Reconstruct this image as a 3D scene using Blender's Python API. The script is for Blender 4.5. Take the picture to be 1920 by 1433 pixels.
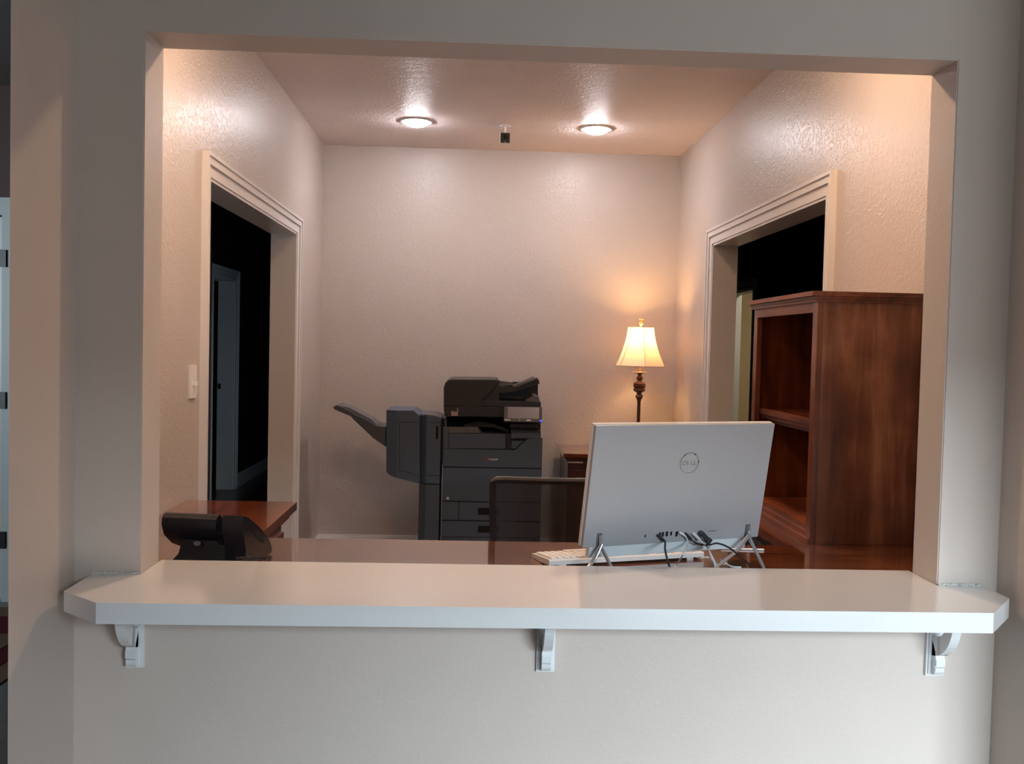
import bpy, bmesh, math, random
from mathutils import Vector, Matrix
random.seed(4)
S = bpy.context.scene
for o in list(bpy.data.objects): bpy.data.objects.remove(o)
COL = S.collection
PI = math.pi

# ------------------------------------------------------------------ camera
F, YAW, PITCH, ROLL = 1815.1, .0405, -.0372, .0235
CAM = Vector((.0013, -2.211, 1.4313))
fw = Vector((math.sin(YAW)*math.cos(PITCH), math.cos(YAW)*math.cos(PITCH), math.sin(PITCH)))
r0 = Vector((math.cos(YAW), -math.sin(YAW), 0)); u0 = r0.cross(fw)
cr = r0*math.cos(ROLL)+u0*math.sin(ROLL); cu = -r0*math.sin(ROLL)+u0*math.cos(ROLL)
cd = bpy.data.cameras.new('camera'); cam = bpy.data.objects.new('camera', cd); COL.objects.link(cam)
M = Matrix((cr, cu, -fw)).transposed().to_4x4(); M.translation = CAM
cam.matrix_world = M
cd.sensor_width = 36; cd.lens = F/1920*36; cd.clip_start = .05
S.camera = cam

# ------------------------------------------------------------------ world, big lights, exposure
S.view_settings.view_transform = 'Standard'; S.view_settings.look = 'None'
S.view_settings.exposure = 0.1; S.view_settings.gamma = 1
S.view_settings.use_curve_mapping = False
wd = bpy.data.worlds.new('sky'); S.world = wd; wd.use_nodes = True
wd.node_tree.nodes['Background'].inputs[0].default_value = (.75, .88, 1, 1)
wd.node_tree.nodes['Background'].inputs[1].default_value = .6
def area(name, loc, to, sx, sy, power, col, spread=180):
    l = bpy.data.lights.new(name, 'AREA'); l.shape = 'RECTANGLE'; l.size = sx; l.size_y = sy
    l.energy = power; l.color = col; l.spread = math.radians(spread)
    o = bpy.data.objects.new(name, l); COL.objects.link(o); o.location = loc
    o.rotation_euler = (Vector(to)-Vector(loc)).to_track_quat('-Z', 'Y').to_euler()
    return o
# sky seen over the trees outside, coming down through the glazed opening behind the camera
area('sky_daylight', (1.8, -9.0, 4.4), (1.2, -3.2, 1.3), 7.0, 3.0, 3900, (.73, .89, 1.0))
# unseen lamp added to brighten the entry at the left, standing in for daylight
area('entry_fill', (-4.4, -1.6, 1.7), (-2.6, 3.0, 1.75), 1.2, 1.6, 30, (.75, .9, 1.0), 120)
# fill lamp added low outside, in place of light bounced off the paving
area('bounce_fill', (1.6, -4.6, .25), (.6, 0, 1.9), 3.0, 1.2, 60, (.93, .96, 1.0))
BACK_CAN = 165; BACK_COL = (1.0, .96, 1.0)
FRONT_CAN = 270; FRONT_COL = (1.0, .69, .46)

# ------------------------------------------------------------------ helpers
org = {}
def tag(o, label=None, cat=None, group=None, kind=None):
    if label: o['label'] = label
    if cat: o['category'] = cat
    if group: o['group'] = group
    if kind: o['kind'] = kind
    return o
def thing(name, loc, label=None, cat=None, group=None, rz=0, kind=None):
    o = bpy.data.objects.new(name, None); COL.objects.link(o); o.location = loc
    o.rotation_euler = (0, 0, rz); o.empty_display_size = .1
    org[o] = Vector(loc)
    return tag(o, label, cat, group, kind)
def obj(name, bm, mat, parent=None, local=False, smooth=False, bevel=0, seg=2):
    """link a bmesh as one object; world coordinates unless local"""
    if bevel:
        es = [e for e in bm.edges if len(e.link_faces) == 2 and e.calc_face_angle(0) > .6]
        bmesh.ops.bevel(bm, geom=es, offset=bevel, segments=seg, affect='EDGES', profile=.5, clamp_overlap=True)
    me = bpy.data.meshes.new(name)
    if parent is not None and not local:
        bmesh.ops.translate(bm, vec=-org[parent], verts=bm.verts)
    bmesh.ops.recalc_face_normals(bm, faces=bm.faces)
    bm.to_mesh(me); bm.free()
    me.materials.append(mat)
    if smooth:
        for p in me.polygons: p.use_smooth = True
        try: me.set_sharp_from_angle(angle=math.radians(smooth if smooth is not True else 40))
        except Exception: pass
    o = bpy.data.objects.new(name, me); COL.objects.link(o)
    if parent is not None:
        o.parent = parent; org[o] = org[parent]
    else: org[o] = Vector((0, 0, 0))
    return o
def B(): return bmesh.new()
def box(bm, a, b, M=None):
    x0, y0, z0 = a; x1, y1, z1 = b
    vs = [bm.verts.new(p) for p in ((x0,y0,z0),(x1,y0,z0),(x1,y1,z0),(x0,y1,z0),(x0,y0,z1),(x1,y0,z1),(x1,y1,z1),(x0,y1,z1))]
    for f in ((3,2,1,0),(4,5,6,7),(0,1,5,4),(1,2,6,5),(2,3,7,6),(3,0,4,7)): bm.faces.new([vs[i] for i in f])
    if M is not None: bmesh.ops.transform(bm, matrix=M, verts=vs)
    return vs
def bx(a, b): 
    bm = B(); box(bm, a, b); return bm
def prism(bm, poly, axis, a, b, M=None):
    """extrude 2-D polygon along axis. axis Y: poly=(x,z); X: (y,z); Z: (x,y)"""
    def P(p, t):
        return {'Y': (p[0], t, p[1]), 'X': (t, p[0], p[1]), 'Z': (p[0], p[1], t)}[axis]
    v0 = [bm.verts.new(P(p, a)) for p in poly]; v1 = [bm.verts.new(P(p, b)) for p in poly]
    n = len(poly)
    bm.faces.new(v0); bm.faces.new(v1[::-1])
    for i in range(n): bm.faces.new((v0[i], v1[i], v1[(i+1) % n], v0[(i+1) % n]))
    if M is not None: bmesh.ops.transform(bm, matrix=M, verts=v0+v1)
    return v0+v1
def lathe(bm, prof, c, n=32, cap=True):
    rings = []
    for r, z in prof:
        rings.append([bm.verts.new((c[0]+r*math.cos(2*PI*i/n), c[1]+r*math.sin(2*PI*i/n), c[2]+z)) for i in range(n)])
    for a, b in zip(rings, rings[1:]):
        for i in range(n): bm.faces.new((a[i], a[(i+1) % n], b[(i+1) % n], b[i]))
    if cap:
        bm.faces.new(rings[0][::-1]); bm.faces.new(rings[-1])
def smooth_path(pts, k=8):
    pts = [Vector(p) for p in pts]; P = [pts[0]]+pts+[pts[-1]]; out = []
    for i in range(1, len(P)-2):
        for j in range(k):
            t = j/k; a, b, c, d = P[i-1], P[i], P[i+1], P[i+2]
            out.append(.5*((2*b)+(c-a)*t+(2*a-5*b+4*c-d)*t*t+(3*b-a-3*c+d)*t**3))
    out.append(pts[-1]); return out
def tube(bm, pts, r, n=8, flat=1.0):
    pts = [Vector(p) for p in pts]; rings = []; up = Vector((0, 0, 1)); prev = None
    for i, p in enumerate(pts):
        d = (pts[min(i+1, len(pts)-1)]-pts[max(i-1, 0)]).normalized()
        a = prev if prev is not None else (up if abs(d.z) < .9 else Vector((1, 0, 0)))
        s = d.cross(a)
        if s.length < 1e-6: s = d.cross(Vector((1, 0, 0)))
        s.normalize(); t = s.cross(d).normalized(); prev = t
        rr = r[i] if isinstance(r, (list, tuple)) else r
        rings.append([bm.verts.new(p+s*math.cos(2*PI*k/n)*rr+t*math.sin(2*PI*k/n)*rr*flat) for k in range(n)])
    for a, b in zip(rings, rings[1:]):
        for i in range(n): bm.faces.new((a[i], a[(i+1) % n], b[(i+1) % n], b[i]))
    bm.faces.new(rings[0][::-1]); bm.faces.new(rings[-1])
def ray(x, y, ax, val):
    """point of the photographed place seen at (x, y), on the real plane ax=val"""
    d = fw+cr*((x-960)/F)-cu*((y-716.5)/F); i = 'XYZ'.index(ax)
    return CAM+d*((val-CAM[i])/d[i])
def text(name, s, size, mat, parent, M, ext=.0004, bold=0):
    cu_ = bpy.data.curves.new('t', 'FONT'); cu_.body = s; cu_.size = size; cu_.extrude = ext
    cu_.align_x = 'CENTER'; cu_.align_y = 'CENTER'; cu_.offset = bold
    o = bpy.data.objects.new('t', cu_); COL.objects.link(o)
    me = bpy.data.meshes.new_from_object(o.evaluated_get(bpy.context.evaluated_depsgraph_get()))
    bpy.data.objects.remove(o); bpy.data.curves.remove(cu_)
    me.transform(M); me.name = name; me.materials.clear(); me.materials.append(mat)
    r = bpy.data.objects.new(name, me); COL.objects.link(r); r.parent = parent; org[r] = org[parent]
    return r

# ------------------------------------------------------------------ materials
def mat(name, col, rough=.5, metal=0, spec=.5, coat=0, coat_r=.1, bump=None, emit=None):
    m = bpy.data.materials.new(name); m.use_nodes = True; nt = m.node_tree; p = nt.nodes['Principled BSDF']
    p.inputs['Base Color'].default_value = (*col, 1); p.inputs['Roughness'].default_value = rough
    p.inputs['Metallic'].default_value = metal; p.inputs['Specular IOR Level'].default_value = spec
    p.inputs['Coat Weight'].default_value = coat; p.inputs['Coat Roughness'].default_value = coat_r
    if emit:
        p.inputs['Emission Color'].default_value = (*emit[0], 1); p.inputs['Emission Strength'].default_value = emit[1]
    tc = nt.nodes.new('ShaderNodeTexCoord')
    # every surface gets a faint procedural tone variation
    n = nt.nodes.new('ShaderNodeTexNoise'); n.inputs['Scale'].default_value = 6; n.inputs['Detail'].default_value = 4
    nt.links.new(tc.outputs['Object'], n.inputs['Vector'])
    mx = nt.nodes.new('ShaderNodeMix'); mx.data_type = 'RGBA'
    mx.inputs[6].default_value = (*[c*.96 for c in col], 1); mx.inputs[7].default_value = (*[min(1, c*1.04) for c in col], 1)
    nt.links.new(n.outputs['Fac'], mx.inputs[0]); nt.links.new(mx.outputs[2], p.inputs['Base Color'])
    if bump:
        sc, st, dist = bump
        b = nt.nodes.new('ShaderNodeTexNoise'); b.inputs['Scale'].default_value = sc; b.inputs['Detail'].default_value = 3
        nt.links.new(tc.outputs['Object'], b.inputs['Vector'])
        bn = nt.nodes.new('ShaderNodeBump'); bn.inputs['Strength'].default_value = st; bn.inputs['Distance'].default_value = dist
        nt.links.new(b.outputs['Fac'], bn.inputs['Height']); nt.links.new(bn.outputs['Normal'], p.inputs['Normal'])
    return m
def paint(name, col, rough=.4, spec=.5, st=.5, sc=38):
    """rolled paint over knock-down texture"""
    m = mat(name, col, rough, spec=spec); nt = m.node_tree; p = nt.nodes['Principled BSDF']
    tc = [n for n in nt.nodes if n.type == 'TEX_COORD'][0]
    a = nt.nodes.new('ShaderNodeTexNoise'); a.inputs['Scale'].default_value = sc; a.inputs['Detail'].default_value = 3; a.inputs['Distortion'].default_value = .8
    c = nt.nodes.new('ShaderNodeTexNoise'); c.inputs['Scale'].default_value = sc*4; c.inputs['Detail'].default_value = 2
    r = nt.nodes.new('ShaderNodeMapRange'); r.inputs[1].default_value = .5; r.inputs[2].default_value = .68
    nt.links.new(tc.outputs['Object'], a.inputs['Vector']); nt.links.new(tc.outputs['Object'], c.inputs['Vector'])
    nt.links.new(a.outputs['Fac'], r.inputs[0])
    ad = nt.nodes.new('ShaderNodeMath'); ad.operation = 'MULTIPLY_ADD'; ad.inputs[1].default_value = .35
    nt.links.new(c.outputs['Fac'], ad.inputs[0]); nt.links.new(r.outputs[0], ad.inputs[2])
    b = nt.nodes.new('ShaderNodeBump'); b.inputs['Strength'].default_value = st; b.inputs['Distance'].default_value = .0022
    nt.links.new(ad.outputs[0], b.inputs['Height']); nt.links.new(b.outputs['Normal'], p.inputs['Normal'])
    return m
def wood(name, dark, mid, light, rough=.3, coat=.6, coat_r=.06, axis='Z', sc=1.0, wear=0):
    m = bpy.data.materials.new(name); m.use_nodes = True; nt = m.node_tree; p = nt.nodes['Principled BSDF']
    tc = nt.nodes.new('ShaderNodeTexCoord'); mp = nt.nodes.new('ShaderNodeMapping')
    s = {'X': (1.2, 14, 14), 'Y': (14, 1.2, 14), 'Z': (14, 14, 1.2)}[axis]
    mp.inputs['Scale'].default_value = tuple(v*sc for v in s)
    nt.links.new(tc.outputs['Object'], mp.inputs['Vector'])
    n = nt.nodes.new('ShaderNodeTexNoise'); n.inputs['Scale'].default_value = 1.4; n.inputs['Detail'].default_value = 8; n.inputs['Roughness'].default_value = .62; n.inputs['Distortion'].default_value = .5
    nt.links.new(mp.outputs[0], n.inputs['Vector'])
    big = nt.nodes.new('ShaderNodeTexNoise'); big.inputs['Scale'].default_value = 3.2; big.inputs['Detail'].default_value = 5
    nt.links.new(tc.outputs['Object'], big.inputs['Vector'])
    av = nt.nodes.new('ShaderNodeMath'); av.operation = 'ADD'
    nt.links.new(n.outputs['Fac'], av.inputs[0])
    sc2 = nt.nodes.new('ShaderNodeMath'); sc2.operation = 'MULTIPLY_ADD'; sc2.inputs[1].default_value = .9; sc2.inputs[2].default_value = -.45
    nt.links.new(big.outputs['Fac'], sc2.inputs[0]); nt.links.new(sc2.outputs[0], av.inputs[1])
    cr_ = nt.nodes.new('ShaderNodeValToRGB'); e = cr_.color_ramp.elements
    e[0].position = .28; e[0].color = (*dark, 1); e[1].position = .74; e[1].color = (*light, 1)
    k = cr_.color_ramp.elements.new(.5); k.color = (*mid, 1)
    nt.links.new(av.outputs[0], cr_.inputs['Fac']); nt.links.new(cr_.outputs[0], p.inputs['Base Color'])
    p.inputs['Roughness'].default_value = rough; p.inputs['Coat Weight'].default_value = coat; p.inputs['Coat Roughness'].default_value = coat_r
    b = nt.nodes.new('ShaderNodeBump'); b.inputs['Strength'].default_value = .08; b.inputs['Distance'].default_value = .001
    nt.links.new(n.outputs['Fac'], b.inputs['Height']); nt.links.new(b.outputs['Normal'], p.inputs['Normal'])
    return m
PAINT = (.52, .45, .405)
M_wall = paint('beige wall paint', PAINT, .34, .5, .38, 60)
M_wall2 = paint('beige wall paint of the front', (.58, .502, .445), .45, .4, .10, 85)
M_ceil = paint('ceiling paint', (.86, .76, .74), .5, .22, .9, 40)
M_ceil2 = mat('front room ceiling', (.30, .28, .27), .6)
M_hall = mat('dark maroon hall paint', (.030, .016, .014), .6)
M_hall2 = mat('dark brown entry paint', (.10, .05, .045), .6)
M_trim = mat('white semi gloss trim', (.74, .70, .68), .28, spec=.5, bump=(40, .05, .001))
M_white = mat('white enamel ledge', (.76, .755, .75), .2, spec=.5, coat=.5, coat_r=.08, bump=(14, .06, .002))
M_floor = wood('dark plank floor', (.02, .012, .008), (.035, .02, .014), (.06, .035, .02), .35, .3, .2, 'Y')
M_carpet = mat('grey brown carpet', (.13, .10, .10), .95, spec=.1, bump=(300, .8, .003))
M_tan = paint('tan room paint', (.50, .40, .25), .6, .3, .2)
CH = ((.060, .012, .005), (.17, .040, .012), (.30, .088, .026))
M_wz = wood('cherry upright', *CH, rough=.32, coat=.5, coat_r=.12, axis='Z')
M_wx = wood('cherry desktop', (.05, .013, .006), (.12, .034, .014), (.21, .07, .028), rough=.18, coat=1, coat_r=.04, axis='X')
M_wy = wood('cherry lengthwise', *CH, rough=.22, coat=.8, coat_r=.05, axis='Y')
M_wy2 = wood('cherry trim', *CH, rough=.4, coat=.2, coat_r=.25, axis='Y')
M_worn = wood('worn cherry side', (.07, .016, .007), (.20, .058, .022), (.46, .20, .10), rough=.34, coat=.4, coat_r=.18, axis='Z', sc=.6)
M_dkwood = wood('dark cherry', (.022, .006, .004), (.05, .011, .007), (.08, .02, .012), rough=.3, coat=.5, axis='Z')
M_lampwood = mat('bronzed lamp turning', (.085, .028, .014), .35, metal=.2, coat=.4)
M_pr = mat('charcoal plastic', (.072, .102, .15), .45, bump=(400, .1, .0005))
M_pr_d = mat('dark charcoal plastic', (.026, .026, .032), .42)
M_pr_g = mat('grey plastic', (.13, .125, .135), .45)
M_black = mat('black plastic', (.006, .006, .007), .35)
M_gap = mat('black gap', (.002, .002, .003), .8)
M_silver = mat('silver plastic back', (.44, .45, .47), .38, metal=.25, spec=.5)
M_chrome = mat('brushed aluminium', (.62, .64, .66), .28, metal=.9)
M_logo = mat('polished emblem', (.42, .44, .46), .18, metal=1)
M_wht = mat('white plastic', (.80, .77, .75), .35)
M_phone = mat('satin black phone', (.007, .008, .012), .34, spec=.35)
M_screen = mat('grey touch screen', (.22, .20, .23), .15)
M_blue = mat('blue indicator', (.02, .06, .6), .3, emit=((.01, .05, 1), 2.5))
M_red = mat('red emblem', (.55, .04, .05), .4)
M_print = mat('pale print', (.75, .74, .74), .4)
M_ink = mat('grey print', (.10, .10, .10), .5)
M_paper = mat('white label', (.62, .56, .54), .5)
M_amber = mat('amber glass finial', (.75, .42, .16), .2, coat=.5)

# ------------------------------------------------------------------ setting
XL, XR, YB, HC = -1.019, 1.369, 4.329, 2.74
RY = -3.2; WA, WB, WH = .75, 3.5, 2.05   # glazed opening in the wall behind the camera
T = .129; OL, OR, OH = -.743, 1.100, 2.112
WT = .134
def struct(name, bm, m, label=None, parent=None, **k):
    o = obj(name, bm, m, parent, **k)
    if parent is None: o['kind'] = 'structure'
    if label: o['label'] = label
    return o
def boxes(*ls):
    bm = B()
    for a, b in ls: box(bm, a, b)
    return bm
# front wall: piers, header and the half wall under the ledge (one continuous frame)
bm = B()
def frame_wall(bm, x0, x1, y0, y1, o0, o1, zl, zh, z1):
    # outer ring + opening as a swept frame so that the opening edges can be rounded
    for (y, flip) in ((y0, 0), (y1, 1)):
        O = [bm.verts.new(p) for p in ((x0,y,0),(x1,y,0),(x1,y,z1),(x0,y,z1))]
        I = [bm.verts.new(p) for p in ((o0,y,zl),(o1,y,zl),(o1,y,zh),(o0,y,zh))]
        for i in range(4): bm.faces.new((O[i], O[(i+1)%4], I[(i+1)%4], I[i]))
        if not flip: O0, I0 = O, I
    for i in range(4):
        bm.faces.new((I0[i], I0[(i+1)%4], I[(i+1)%4], I[i])); bm.faces.new((O0[(i+1)%4], O0[i], O[i], O[(i+1)%4]))
    bmesh.ops.recalc_face_normals(bm, faces=bm.faces)
    return [e for e in bm.edges if all(abs(v.co.x-o0) < 1e-5 or abs(v.co.x-o1) < 1e-5 for v in e.verts) and all(zl-1e-5 <= v.co.z <= zh+1e-5 for v in e.verts) and abs(e.verts[0].co.y-e.verts[1].co.y) < 1e-5]
es = frame_wall(bm, -1.02, XR+WT, 0, T, OL, OR, .851, OH, HC)
bmesh.ops.bevel(bm, geom=es, offset=.0025, segments=2, affect='EDGES')
struct('wall_front', bm, M_wall2, smooth=50)
struct('wall_back', bx((XL-WT, YB, 0), (XR+WT, YB+.12, HC)), M_wall)
DL0, DL1, DR0, DR1, DZ = 1.533, 3.352, 1.530, 3.333, 2.045
struct('wall_left', boxes(((-1.055, T, 0), (XL, .32, HC)), ((XL-WT, .32, 0), (XL, DL0, HC)), ((XL-WT, DL1, 0), (XL, YB, HC)), ((XL-WT, DL0, DZ), (XL, DL1, HC))), M_wall)
struct('wall_right', boxes(((XR, T, 0), (XR+WT, DR0, HC)), ((XR, DR1, 0), (XR+WT, YB, HC)), ((XR, DR0, DZ), (XR+WT, DR1, HC))), M_wall)
struct('ceiling', bx((XL-WT, 0, HC), (XR+WT, YB+.12, HC+.06)), M_ceil)
struct('floor', bx((XL-WT, 0, -.05), (XR+WT, YB+.12, 0)), mat('office carpet', (.26, .21, .18), .95, spec=.1, bump=(300, .8, .003)))
# front room
struct('wall_recess_left', (lambda b: (prism(b, [(-.8905, -.311), (-.89, -.309), (-.89, 0), (-1.02, 0)], 'Z', 0, HC), b)[1])(B()), M_wall2)
struct('wall_recess_right', boxes(((1.243, -.31, 0), (4.6, 0, HC))), M_wall2, bevel=.008)
struct('floor_front', bx((-5.1, RY-.12, -.05), (4.7, 0, 0)), M_carpet)
struct('floor_entry', bx((-5.1, 0, -.05), (XL-WT, 3.2, 0)), M_floor)
struct('ceiling_front', bx((-5.1, RY-.12, HC), (4.7, 0, HC+.06)), M_ceil2)
struct('ceiling_entry', bx((-5.1, 0, HC), (XL-WT, 3.2, HC+.06)), M_ceil2)
struct('wall_rear', boxes(((-5.1, RY-.12, 0), (WA, RY, HC)), ((WB, RY-.12, 0), (4.7, RY, HC)), ((WA, RY-.12, WH), (WB, RY, HC))), M_wall2)
bm = B()
for x in (WA, (WA+WB)/2-.03, WB-.06): box(bm, (x, RY-.09, 0), (x+.06, RY-.03, WH))
box(bm, (WA, RY-.09, WH-.06), (WB, RY-.03, WH)); box(bm, (WA, RY-.09, 0), (WB, RY-.03, .08))
struct('window_1', bm, M_trim)
struct('floor_outside', bx((-6, -12, -.08), (10, RY-.12, -.03)), mat('pale paving', (.35, .34, .32), .9))
struct('wall_front_room_left', bx((-5.1, RY, 0), (-5, 3.05, HC)), M_hall2)
struct('wall_front_room_right', bx((4.6, RY, 0), (4.7, 0, HC)), M_wall2)
# entry beyond the recess, with the hinged door seen as a sliver on the left edge
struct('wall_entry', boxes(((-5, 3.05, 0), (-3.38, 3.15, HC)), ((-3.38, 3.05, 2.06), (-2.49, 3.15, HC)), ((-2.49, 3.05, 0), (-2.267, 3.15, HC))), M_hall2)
d3 = thing('door_3', (-2.49, 3.05, 0), 'white framed hinged door at the far left edge of the view', kind='structure')
obj('door_casing', boxes(((-2.495, 3.02, 0), (-2.425, 3.05, 2.06)), ((-3.45, 3.02, 2.06), (-2.425, 3.05, 2.15)), ((-3.45, 3.02, 0), (-3.38, 3.05, 2.06))), mat('cool white casing', (.62, .66, .66), .4), d3, bevel=.004)
obj('door_leaf', bx((-3.375, 3.07, .01), (-2.5, 3.11, 2.05)), M_trim, d3, bevel=.003)
for z in (1.83, 1.08, .335):
    bm = bx((-2.535, 3.005, z-.045), (-2.468, 3.02, z+.045)); obj('hinge', bm, M_black, d3, bevel=.004)
bm = B()
rug = thing('entry_rug', (-3.2, 2.5, .0), 'dark rug with red and tan border stripes beyond the left recess wall', 'rug')
def rugband(i, j): return boxes(((-4.1+i, .3+i, 0), (-1.75-i, 3.0-i-.12, .004+i*.01)))
obj('rug_border', bx((-4.1, .6, 0), (-1.9, 2.9, .006)), mat('tan rug edge', (.30, .19, .13), .95, spec=.1), rug)
obj('rug_stripe', bx((-4.0, .8, .006), (-2.0, 2.72, .009)), mat('red rug stripe', (.16, .03, .045), .95, spec=.1), rug)
obj('inner_border', bx((-3.9, 1.0, .009), (-2.1, 2.42, .012)), mat('tan rug inner', (.27, .17, .12), .95, spec=.1), rug)
obj('rug_field', bx((-3.8, 1.2, .012), (-2.15, 2.18, .015)), M_carpet, rug)
# dark hall through the left opening
struct('wall_hall_left', boxes(((-1.465, 1.0, 0), (-1.445, 3.15, HC)), ((-1.445, 1.0, 0), (XL-WT, 1.1, HC)),  # partitions toward the entry are unseen, added to keep its light out
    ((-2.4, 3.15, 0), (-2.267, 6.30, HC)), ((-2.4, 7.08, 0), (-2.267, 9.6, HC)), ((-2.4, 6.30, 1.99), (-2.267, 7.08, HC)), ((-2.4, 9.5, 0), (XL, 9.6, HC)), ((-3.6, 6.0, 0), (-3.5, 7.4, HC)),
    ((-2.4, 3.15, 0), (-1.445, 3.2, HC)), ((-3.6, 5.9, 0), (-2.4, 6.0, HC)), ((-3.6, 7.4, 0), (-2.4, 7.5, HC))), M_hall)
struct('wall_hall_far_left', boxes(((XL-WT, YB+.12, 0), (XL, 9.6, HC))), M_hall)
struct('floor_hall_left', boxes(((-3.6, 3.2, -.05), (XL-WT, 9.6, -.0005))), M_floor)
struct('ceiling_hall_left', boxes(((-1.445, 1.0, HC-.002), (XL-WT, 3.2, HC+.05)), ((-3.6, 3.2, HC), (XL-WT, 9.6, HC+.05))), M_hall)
M_dimtrim = mat('grey painted casing', (.66, .68, .70), .5)
area('hall_fill', (-1.17, 5.4, .9), (-2.2, 6.6, .7), .6, 1.0, 4.5, (.7, .88, 1.0))  # unseen fill lamp added behind the office wall to lift the hall casing
def casing(name, axis_x, sgn, y0, y1, z, w, m, parent, th=.02):
    """moulded casing on the wall plane X=axis_x, facing sgn"""
    bm = B(); X = axis_x
    for (o, wi, t) in ((0, w-.003, th*.55), (w*.50, w*.50-.0015, th), (w*.84, w*.16, th*1.3)):
        a, b = sorted((X, X+sgn*t))
        i0, i1 = y0-o-wi, y0-o; box(bm, (a, i0, 0), (b, i1, z+o+wi))
        box(bm, (a, y1+o, 0), (b, y1+o+wi, z+o+wi))
        box(bm, (a, y0-o, z+o), (b, y1+o, z+o+wi))
    return obj(name, bm, m, parent, bevel=.0015, seg=1)
d4 = thing('door_4', (-2.267, 6.7, 0), 'dim grey doorway inside the dark hall at left', kind='structure')
casing('door_casing', -2.267, 1, 6.30, 7.08, 1.99, .09, M_dimtrim, d4)
obj('jamb', boxes(((-2.42, 7.065, 0), (-2.267, 7.085, 1.99)), ((-2.42, 6.3, 1.975), (-2.267, 7.08, 1.995))), M_dimtrim, d4)
obj('strike_plate', bx((-2.41, 7.055, .96), (-2.385, 7.066, 1.01)), M_black, d4)
struct('baseboard_hall_left', bx((-2.267, 7.18, 0), (-2.25, 9.5, .13)), M_dimtrim)
# dark hall through the right opening, a lit tan room beyond its far door
HX = 2.5
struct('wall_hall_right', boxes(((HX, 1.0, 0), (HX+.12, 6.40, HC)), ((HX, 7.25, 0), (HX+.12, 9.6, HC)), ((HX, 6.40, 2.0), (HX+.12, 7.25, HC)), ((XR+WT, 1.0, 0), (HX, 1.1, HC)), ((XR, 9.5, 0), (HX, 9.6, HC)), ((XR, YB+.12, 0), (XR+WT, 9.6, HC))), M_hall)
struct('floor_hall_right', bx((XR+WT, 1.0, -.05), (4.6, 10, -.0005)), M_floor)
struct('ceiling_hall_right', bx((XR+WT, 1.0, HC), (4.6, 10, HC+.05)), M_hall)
struct('wall_far_room', boxes(((HX+.12, 5.0, 0), (4.6, 5.1, HC)), ((HX+.12, 8.7, 0), (4.6, 8.8, HC)), ((4.5, 5.1, 0), (4.6, 8.7, HC))), M_tan)
d5 = thing('door_5', (HX, 6.8, 0), 'doorway to a lit tan room beyond the right opening', kind='structure')
casing('door_casing', HX, -1, 6.40, 7.25, 2.0, .09, M_dimtrim, d5)
obj('jamb', boxes(((HX-.005, 7.23, 0), (HX+.125, 7.25, 2.0)), ((HX-.005, 6.40, 0), (HX+.125, 6.415, 2.0)), ((HX, 6.4, 1.985), (HX+.12, 7.25, 2.0))), M_dimtrim, d5)
area('far_room_light', (3.5, 6.6, 2.6), (3.5, 6.9, 0), .6, .6, 26, (1, .84, .6))

def opening(name, X, sgn, y0, y1, z, label):
    d = thing(name, (X, (y0+y1)/2, 0), label, kind='structure')
    casing('door_casing', X, -sgn, y0, y1, z, .085, M_trim, d)
    X2 = X+sgn*WT; a, b = sorted((X-sgn*.006, X2+sgn*.004))
    obj('jamb', bx((a, y1-.012, 0), (b, y1+.001, z)), M_trim, d)
    obj('jamb', bx((a, y0-.001, 0), (b, y0+.012, z)), M_trim, d)
    obj('head_jamb', bx((a, y0, z-.012), (b, y1, z+.001)), M_trim, d)
    return d
opening('door_1', XL, -1, DL0, DL1, DZ, 'wide white cased opening in the left office wall')
opening('door_2', XR, 1, DR0, DR1, DZ, 'wide white cased opening in the right office wall behind the hutch')
def baseboard(name, a, b, ax):
    bm = B()
    for h0, h1, t in ((0, .105, .014), (.105, .12, .010), (.12, .132, .006)):
        if ax == 'Y': box(bm, (a[0], YB-t, h0), (b[0], YB, h1))
        elif ax == 'L': box(bm, (XL, a, h0), (XL+t, b, h1))
        else: box(bm, (XR-t, a, h0), (XR, b, h1))
    struct(name, bm, M_trim)
baseboard('baseboard_back', (XL,), (XR,), 'Y')
baseboard('baseboard_left', DL1+.087, YB-.014, 'L')
baseboard('baseboard_right', DR1+.087, YB-.014, 'R')
baseboard('baseboard_left', T, DL0-.087, 'L')

# ------------------------------------------------------------------ ledge and brackets
LZ0, LZ1 = .851, .894
lp = [(OL+.001, .146), (OL+.001, -.002), (-.848, -.002), (-.848, -.158), (-.748, -.246), (1.106, -.238), (1.209, -.115), (1.209, -.002), (OR-.001, -.002), (OR-.001, .146)]
bm = B(); prism(bm, lp, 'Z', LZ0, LZ1)
tag(obj('reception_ledge', bm, M_white, bevel=.006, seg=3, smooth=35), 'long glossy white ledge with clipped corners across the reception opening', 'counter')
bm = B()
for x0, x1 in ((-.85, OL-.002), (OR+.002, 1.205)):
    n = 40
    pts = [(x0+(x1-x0)*i/n, -.0035+random.uniform(-.001, .001), LZ1+.001+random.uniform(-.0007, .002)) for i in range(n+1)]
    tube(bm, pts, [random.uniform(.0015, .0042) for _ in pts], 6)
struct('trim_1', bm, mat('old caulk bead', (.62, .60, .56), .5), 'ragged caulk bead where ledge meets front wall')
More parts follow.
